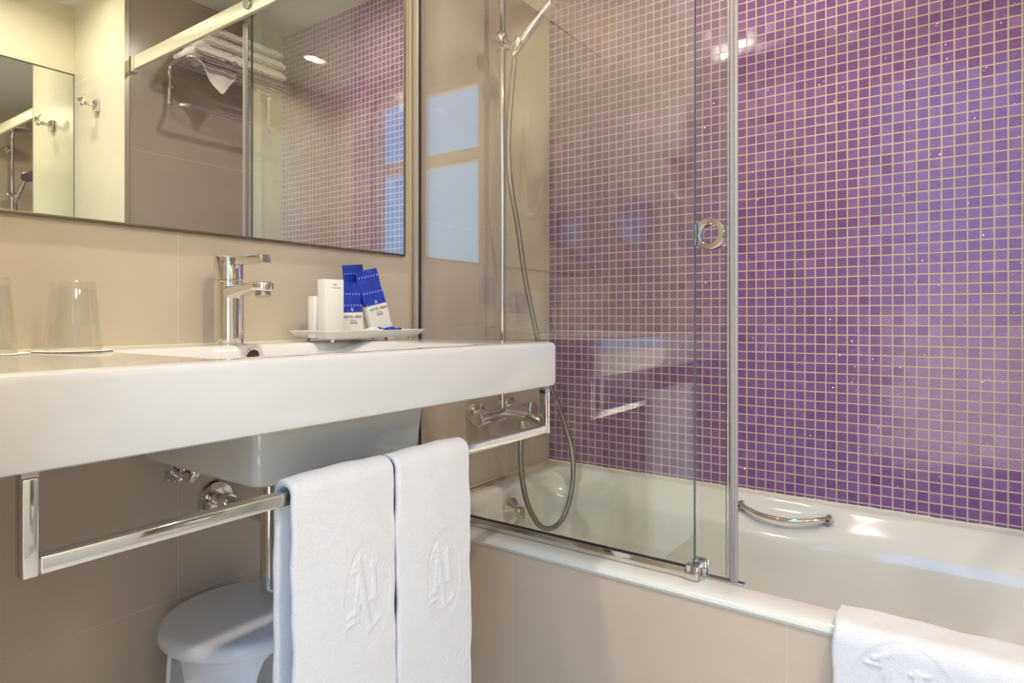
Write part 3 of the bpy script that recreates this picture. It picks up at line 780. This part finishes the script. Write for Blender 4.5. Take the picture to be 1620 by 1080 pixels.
# ------------------------------------------------------------------ amenities tray
tx0, tx1, ty0, ty1 = .797, 1.045, 1.003, 1.098; tz = VT + .0065
tr = thing('amenity_tray', 'shallow white rectangular tray with flared sides beside the faucet', 'tray', (.92, 1.05, VT))
mb = MB()
def tring(o, z): return [(x, y, z) for x, y in rrect(tx0 - o, tx1 + o, ty0 - o, ty1 + o, .006, 5, 4)]
loft(mb, [tring(-.006, tz), tring(0, tz + .0005), tring(.0135, tz + .0145), tring(.0145, tz + .0150), tring(.0125, tz + .0160), tring(.0, tz + .0035), tring(-.004, tz + .0022)], True, True)
obj('tray_dish', mb, M_ceramic, tr, smooth=40)
for x in (.815, 1.030):
    for y in (1.012, 1.088):
        mb = MB(); mb.lathe([(.0035, 0), (.004, .0065)], (x, y, VT + .0002), n=14); obj('foot', mb, M_ceramic, tr)
tzt = tz + .0024

def carton(name, label, x0, x1, y0, y1, h):
    t = thing(name, label, 'box', ((x0 + x1) / 2, (y0 + y1) / 2, tzt))
    mb = MB(); mb.box(x0, x1, y0, y1, tzt, tzt + h, .0008, 2); obj('carton', mb, M_paper, t)
    return t
bx = carton('amenity_box', 'tall slim white cardboard amenity box with small leaf print', .793, .838, 1.006, 1.030, .115)
front = Matrix.Rotation(PI / 2, 4, 'X').to_euler()
L0 = wloc(bx)
ft = text_mesh('printed_text', 'Set de afeitado', .0036, M_inkg, bx, Vector((.820, 1.0056, tzt + .0975)) - L0, front)
text_mesh('printed_number', '1', .008, M_ink, bx, Vector((.8265, 1.0056, tzt + .006)) - L0, front, .0002)
for k, (dx, mm) in enumerate(((0, M_inkg), (.0028, M_green), (.0062, M_black))):
    mb = MB(); mb.lathe([(.0012 if k < 2 else .0015, 0), (.0012 if k < 2 else .0015, .0002)], (.812 + dx, 1.0058, tzt + .105), (0, -1, 0), n=12); obj('leaf_print', mb, mm, bx)
carton('amenity_box', 'short white cardboard box at the tray end behind the tall box', .789, .832, 1.034, 1.054, .082)

def sachet(name, label, cx, cy, z0, wd, ht, split, roll, yaw, pitch, thick=.006, txt=True, rows=(), emblem_z=None, small=False):
    """pillow pack standing on its bottom seal, blue upper and clear/white lower part; local x right, z up, front = -y"""
    t = thing(name, label, 'sachet', (cx, cy, z0), (pitch, roll, yaw), 'blue and white amenity sachets')
    def prof(z):
        f = z / ht
        b = 1.0
        if f < .05: b = f / .05
        lo = .30 + .70 * min(1, b)
        return thick * (lo if f < split + .02 else max(.10, (1 - (f - split) / (1 - split)) * .8))
    def mk(za, zb, m, nm, par):
        n, k = 26, 22; mb = MB()
        def f(i, j):
            z = za + (zb - za) * j / (k - 1); q = (i % (2 * n)) / n
            fr = q <= 1.0; u = (q if fr else 2 - q)
            x = (u - .5) * wd * (1 + .015 * math.sin(z * 160))
            e = min(1, min(u, 1 - u) / .07)
            d = prof(z) * math.sqrt(max(0, 1 - (1 - e) ** 2)) + .0003
            d += .0005 * math.sin(x * 420 + z * 230) * (e if za > ht * split - .001 else .3)
            return (x, -d if fr else d, z)
        V = mb.grid(f, 2 * n, k, closed_u=True); mb.bm.faces.new([r[0] for r in V]); mb.bm.faces.new([r[-1] for r in V][::-1])
        return obj(nm, mb, m, par, smooth=60, local=True)
    low = mk(0, ht * split, M_foil_w, 'clear_pouch', t); up = mk(ht * split + .0002, ht, M_foil_b, 'blue_flap', t)
    for rz in rows:
        mb = MB(); nx = 7; yy = -prof(rz * ht) - .0014
        for q in range(nx):
            xx = (q - (nx - 1) / 2) * wd / (nx + .3)
            for dx, dz in ((-.0012, -.0008), (.0008, .0008)):
                mb.prism([(xx + dx - .0009, rz * ht + dz - .0010), (xx + dx + .0003, rz * ht + dz - .0010), (xx + dx + .0014, rz * ht + dz + .0008), (xx + dx + .0002, rz * ht + dz + .0010)], 'y', yy, yy + .0003)
        obj('wave_print', mb, M_white_print, up, local=True, smooth=0)
    if txt:
        yy = -prof(ht * split * .5) - .0012
        sz = .0074 if not small else .0070
        text_mesh('printed_name', 'HOTEL ABAS', sz, M_ink, low, Vector((0, yy, ht * split - .0115)), front, .00006, .92, space=1.22)
        text_mesh('printed_stars', '* * * *', .0055, M_ink, low, Vector((0, yy, ht * split - .020)), front, .0001)
        text_mesh('printed_town', 'MADRID', .0048, M_inkg, low, Vector((.001, yy, ht * split - .0235)), front, .0001)
        text_mesh('printed_contents', 'SET DENTAL', .0062, mat('blue_ink', (50, 70, 150), .5), low, Vector((.004, yy, .006)), front, .0001)
        ym = -prof(ht * (split + .06)) - .0016
        mb = MB(); zc_ = ht * split + .0035
        for (xa, za, xb, zb) in ((-.0035, .0062, -.0010, .0055), (-.0010, .0060, .0010, -.001), (-.0012, .0045, -.0028, .0003), (.0012, .0058, .0022, -.001), (-.004, .0005, -.0018, .0003)):
            mb.tube([(xa, ym, zc_ + za), (xb, ym, zc_ + zb)], .00045, 6)
        obj('monogram_print', mb, M_white_print, up, local=True)
    return t
sachet('amenity_sachet', 'tilted sachet, largest of the three standing on the tray', .980, 1.046, tzt, .058, .149, .47, math.radians(-12.5), math.radians(-6), math.radians(-7), .0085, True, (.66, .90))
sachet('amenity_sachet', 'sachet leaning against the tall white box, shortest blue top', .877, 1.026, tzt, .058, .114, .44, math.radians(-1.5), math.radians(-3), math.radians(-5), .0065, True, (.57, .78), small=True)
sachet('amenity_sachet', 'sachet standing behind the other two, only its blue top showing', .944, 1.078, tzt, .062, .156, .42, math.radians(-6), math.radians(4), math.radians(-3), .006, False, (.88,))
# crumpled flat packet
t = thing('flat_packet', 'flat blue and white crumpled packet lying on the front of the tray', 'packet', (.96, 1.022, tzt))
def flat(mm, xa, xb, nm, par, s):
    mb = MB()
    def f(i, j):
        u, v = i / 15, j / 11; x = xa + (xb - xa) * u; y = 1.012 + .026 * v
        z = tzt + .0150 + .0040 * math.sin(u * 7 + s) * math.cos(v * 5 + s) + .0015 * math.sin(u * 17 + v * 11)
        return (x, y, z)
    V = mb.grid(f, 16, 12)
    r = bmesh.ops.extrude_face_region(mb.bm, geom=mb.bm.faces[:])
    for v in r['geom']:
        if isinstance(v, bmesh.types.BMVert): v.co.z -= .009
    return obj(nm, mb, mm, par, smooth=50)
flat(M_foil_b, .955, 1.005, 'blue_half', t, 1.0); flat(M_foil_w, .905, .9548, 'white_half', t, 2.0)

# ------------------------------------------------------------------ stool
sc = (.620, .996); sr = .131; SZ = .432
st = thing('plastic_stool', 'round white plastic stool under the washbasin', 'stool', (sc[0], sc[1], 0))
mb = MB(); mb.lathe([(.0, 0), (sr - .012, 0), (sr - .004, -.0015), (sr + .001, -.006), (sr + .003, -.018), (sr + .001, -.022), (sr - .004, -.022), (sr - .006, -.010), (.0, -.008)], (sc[0], sc[1], SZ), n=72, cap=False)
obj('seat', mb, M_plastic, st, smooth=50)
for q in range(4):
    a0 = math.radians(-142 + 90 * q)
    mb = MB(); na, nz_ = 24, 26; half = math.radians(45)
    def f(i, j, off=0.0):
        v = j / (nz_ - 1); z = (SZ - .021) * (1 - v)
        # leg narrows below an arch
        k = max(0.0, 1 - v / .16); wdt = half * (.58 + .42 * (1 - math.sqrt(max(0, 1 - k * k)))) if v < .16 else half * .58
        an = a0 + wdt * (2 * i / (na - 1) - 1)
        r = sr - .014 + .022 * v - off
        return (sc[0] + r * math.cos(an), sc[1] + r * math.sin(an), z)
    V1 = [[mb.bm.verts.new(f(i, j)) for j in range(nz_)] for i in range(na)]
    V2 = [[mb.bm.verts.new(f(i, j, .006)) for j in range(nz_)] for i in range(na)]
    for i in range(na - 1):
        for j in range(nz_ - 1):
            mb.bm.faces.new((V1[i][j], V1[i + 1][j], V1[i + 1][j + 1], V1[i][j + 1])); mb.bm.faces.new((V2[i][j], V2[i][j + 1], V2[i + 1][j + 1], V2[i + 1][j]))
    for j in range(nz_ - 1):
        mb.bm.faces.new((V1[0][j], V1[0][j + 1], V2[0][j + 1], V2[0][j])); mb.bm.faces.new((V1[-1][j], V2[-1][j], V2[-1][j + 1], V1[-1][j + 1]))
    for i in range(na - 1):
        mb.bm.faces.new((V1[i][0], V2[i][0], V2[i + 1][0], V1[i + 1][0])); mb.bm.faces.new((V1[i][-1], V1[i + 1][-1], V2[i + 1][-1], V2[i][-1]))
    obj('leg', mb, M_plastic, st, smooth=50)

# ------------------------------------------------------------------ things seen in the reflections
# robe hook on the return wall
hx, hy, hz = SX - .012, -.608, 1.79
t = thing('robe_hook', 'small chrome robe hook on the cream wall seen in the mirror', 'hook', (hx, hy, hz))
mb = MB(); mb.box(hx - .014, hx, hy - .018, hy + .018, hz - .026, hz + .022, .003); obj('wall_plate', mb, M_chrome, t)
mb = MB(); mb.box(hx - .055, hx - .012, hy - .008, hy + .008, hz - .006, hz + .008, .002); obj('arm', mb, M_chrome, t)
mb = MB()
def hk(i, j):
    a = -PI * .46 + PI * .92 * i / 15; y = hy + .026 * (j * 2 / 7 - 1)
    return (hx - .052 - .016 * math.cos(a) * .6 + .0, y, hz + .006 + .018 * math.sin(a) + .010 * abs(j * 2 / 7 - 1) ** 2)
V = mb.grid(hk, 16, 8)
r = bmesh.ops.extrude_face_region(mb.bm, geom=mb.bm.faces[:])
for v in r['geom']:
    if isinstance(v, bmesh.types.BMVert): v.co.x -= .003
obj('hook_plate', mb, M_chrome, t, smooth=50)

# towel rack on the alcove end wall
rx0, rx1 = 1.285, 1.735; ry = EY
rk = thing('towel_rack', 'chrome tubular towel rack on the wall above the bathtub foot', 'towel rack', (1.51, EY, 1.9))
ZT = 1.950
def bend(pts, r=.02, k=6):
    out = [Vector(pts[0])]
    for a, b, c_ in zip(pts, pts[1:], pts[2:]):
        a, b, c_ = Vector(a), Vector(b), Vector(c_)
        p1 = b + (a - b).normalized() * r; p2 = b + (c_ - b).normalized() * r
        for q in range(k + 1):
            f = q / k; out.append((1 - f) ** 2 * p1 + 2 * f * (1 - f) * b + f * f * p2)
    out.append(Vector(pts[-1])); return out
mb = MB()
mb.tube(bend([(rx0, ry + .025, 1.862), (rx0, ry + .025, ZT), (rx0, ry + .20, ZT), (rx1, ry + .20, ZT), (rx1, ry + .025, ZT), (rx1, ry + .025, 1.862)], .03), .0085, 14)
mb.tube(bend([(rx0, ry + .025, 1.862), (rx0, ry + .025, 1.775), (rx0, ry + .13, 1.772), (rx1, ry + .13, 1.772), (rx1, ry + .025, 1.775), (rx1, ry + .025, 1.862)], .025), .0085, 14)
obj('tube_frame', mb, M_chrome, rk, smooth=60)
for q in range(4):
    y = ry + .05 + .036 * q
    mb = MB(); mb.tube([(rx0, y, ZT), (rx1, y, ZT)], .0045, 10); obj('rod', mb, M_chrome, rk)
for x in (rx0, rx1):
    mb = MB(); mb.tube([(x, ry, 1.86), (x, ry + .028, 1.86)], .012, 16); obj('wall_mount', mb, M_chrome, rk)
# folded towels on the rack
def folded(x0, x1, y0, y1, z0, z1, label, seed):
    mb = MB(); nu, nv = 60, 24
    def f(i, j):
        a = 2 * PI * i / nu; 
        cx, cz = math.cos(a), math.sin(a)
        px = math.copysign(abs(cx) ** .35, cx); pz = math.copysign(abs(cz) ** .6, cz)
        v = j / (nv - 1); e = math.sqrt(max(0, 1 - (2 * v - 1) ** 8))
        y = (y0 + y1) / 2 + (py := (px * (y1 - y0) / 2)) * (.93 + .07 * e)
        z = (z0 + z1) / 2 + pz * (z1 - z0) / 2 * (.35 + .65 * e) + .004 * hn(v * 2.2, px, seed)
        lay = 1 if abs(pz) < .6 else 0
        y += .004 * math.sin(pz * 14) * lay
        x = x0 + (x1 - x0) * v + .006 * hn(pz, v, seed)
        return (x, y, z)
    V = mb.grid(f, nu, nv, closed_u=True); mb.bm.faces.new([r[0] for r in V]); mb.bm.faces.new([r[-1] for r in V][::-1])
    return tag(obj('folded_towel', mb, M_towel, None, smooth=60), label, 'towel', 'white towels stacked on the towel rack')
zr = ZT + .0095
ft1 = folded(rx0 + .015, rx1 - .03, EY + .022, EY + .205, zr, zr + .052, 'white folded towel, lowest on the towel rack, its corner hanging through', 1)
folded(rx0 + .05, rx1 - .02, EY + .02, EY + .190, zr + .060, zr + .102, 'white folded towel in the middle of the stack on the towel rack', 2)
folded(rx0 + .08, rx1 - .03, EY + .02, EY + .180, zr + .110, zr + .148, 'white folded towel on top of the stack on the towel rack', 3)
# drooping corner (sheet hanging behind the front rail)
mb = MB()
def dr(i, j):
    u, v = i / 20, j / 16
    top = zr + .012; ln = .135 * (1 - abs(u - .62) * 1.55 if u < .62 else 1 - (u - .62) * 1.6)
    x = 1.300 + .20 * u - .03 * v * (u - .5); y = EY + .150 + .010 * math.sin(u * 12) * v + .02 * v
    return (x, y + .0, top - max(.01, ln) * v)
V = mb.grid(dr, 21, 17)
r = bmesh.ops.extrude_face_region(mb.bm, geom=mb.bm.faces[:])
for v in r['geom']:
    if isinstance(v, bmesh.types.BMVert): v.co.y -= .004
obj('hanging_corner', mb, M_towel, ft1, smooth=60)

# hair dryer on the short wall left of the basin
t = thing('hair_dryer', 'ivory wall-mounted hair dryer with looped hose beside the washbasin', 'hair dryer', (LX, .80, 1.5))
mb = MB(); mb.box(LX, LX + .055, .79, .88, 1.50, 1.80, .016, 4); obj('wall_unit', mb, M_hair, t, smooth=50)
mb = MB(); mb.lathe([(.0, .0), (.020, .002), (.024, .012), (.024, .14), (.020, .16), (.017, .20)], (LX + .050, .752, 1.81), (0, 0, -1), n=30); obj('nozzle', mb, M_hair, t, smooth=50)
mb = MB(); lp = catmull([(LX + .05, .752, 1.62), (LX + .05, .750, 1.50), (LX + .05, .758, 1.40), (LX + .045, .80, 1.345), (LX + .035, .845, 1.38), (LX + .03, .855, 1.46), (LX + .03, .853, 1.52)])
mb.tube(lp, .010, 14); obj('air_hose', mb, M_hair, t, smooth=60)
# round shaving mirror
t = thing('shaving_mirror', 'round chrome magnifying mirror on an arm beside the washbasin', 'mirror', (LX, .98, 1.27))
mb = MB(); mb.lathe([(.0, 0), (.080, 0)], (LX + .071, .975, 1.285), (1, .0, 0), n=48, cap=False); obj('mirror_glass', mb, M_mirror, t, smooth=0)
mb = MB(); mb.lathe([(.080, -.012), (.080, .003), (.084, .005), (.087, .0), (.084, -.014), (.0, -.016)], (LX + .070, .975, 1.285), (1, 0, 0), n=48, cap=False); obj('mirror_rim', mb, M_chrome, t, smooth=50)
mb = MB(); mb.tube([(LX, .975, 1.185), (LX + .045, .975, 1.185), (LX + .050, .975, 1.20), (LX + .050, .975, 1.26)], .006, 14); obj('swing_arm', mb, M_chrome, t)
mb = MB(); mb.lathe([(.026, 0), (.026, .010), (.022, .013), (.0, .013)], (LX, .975, 1.185), (1, 0, 0), n=30); obj('wall_plate', mb, M_chrome, t)
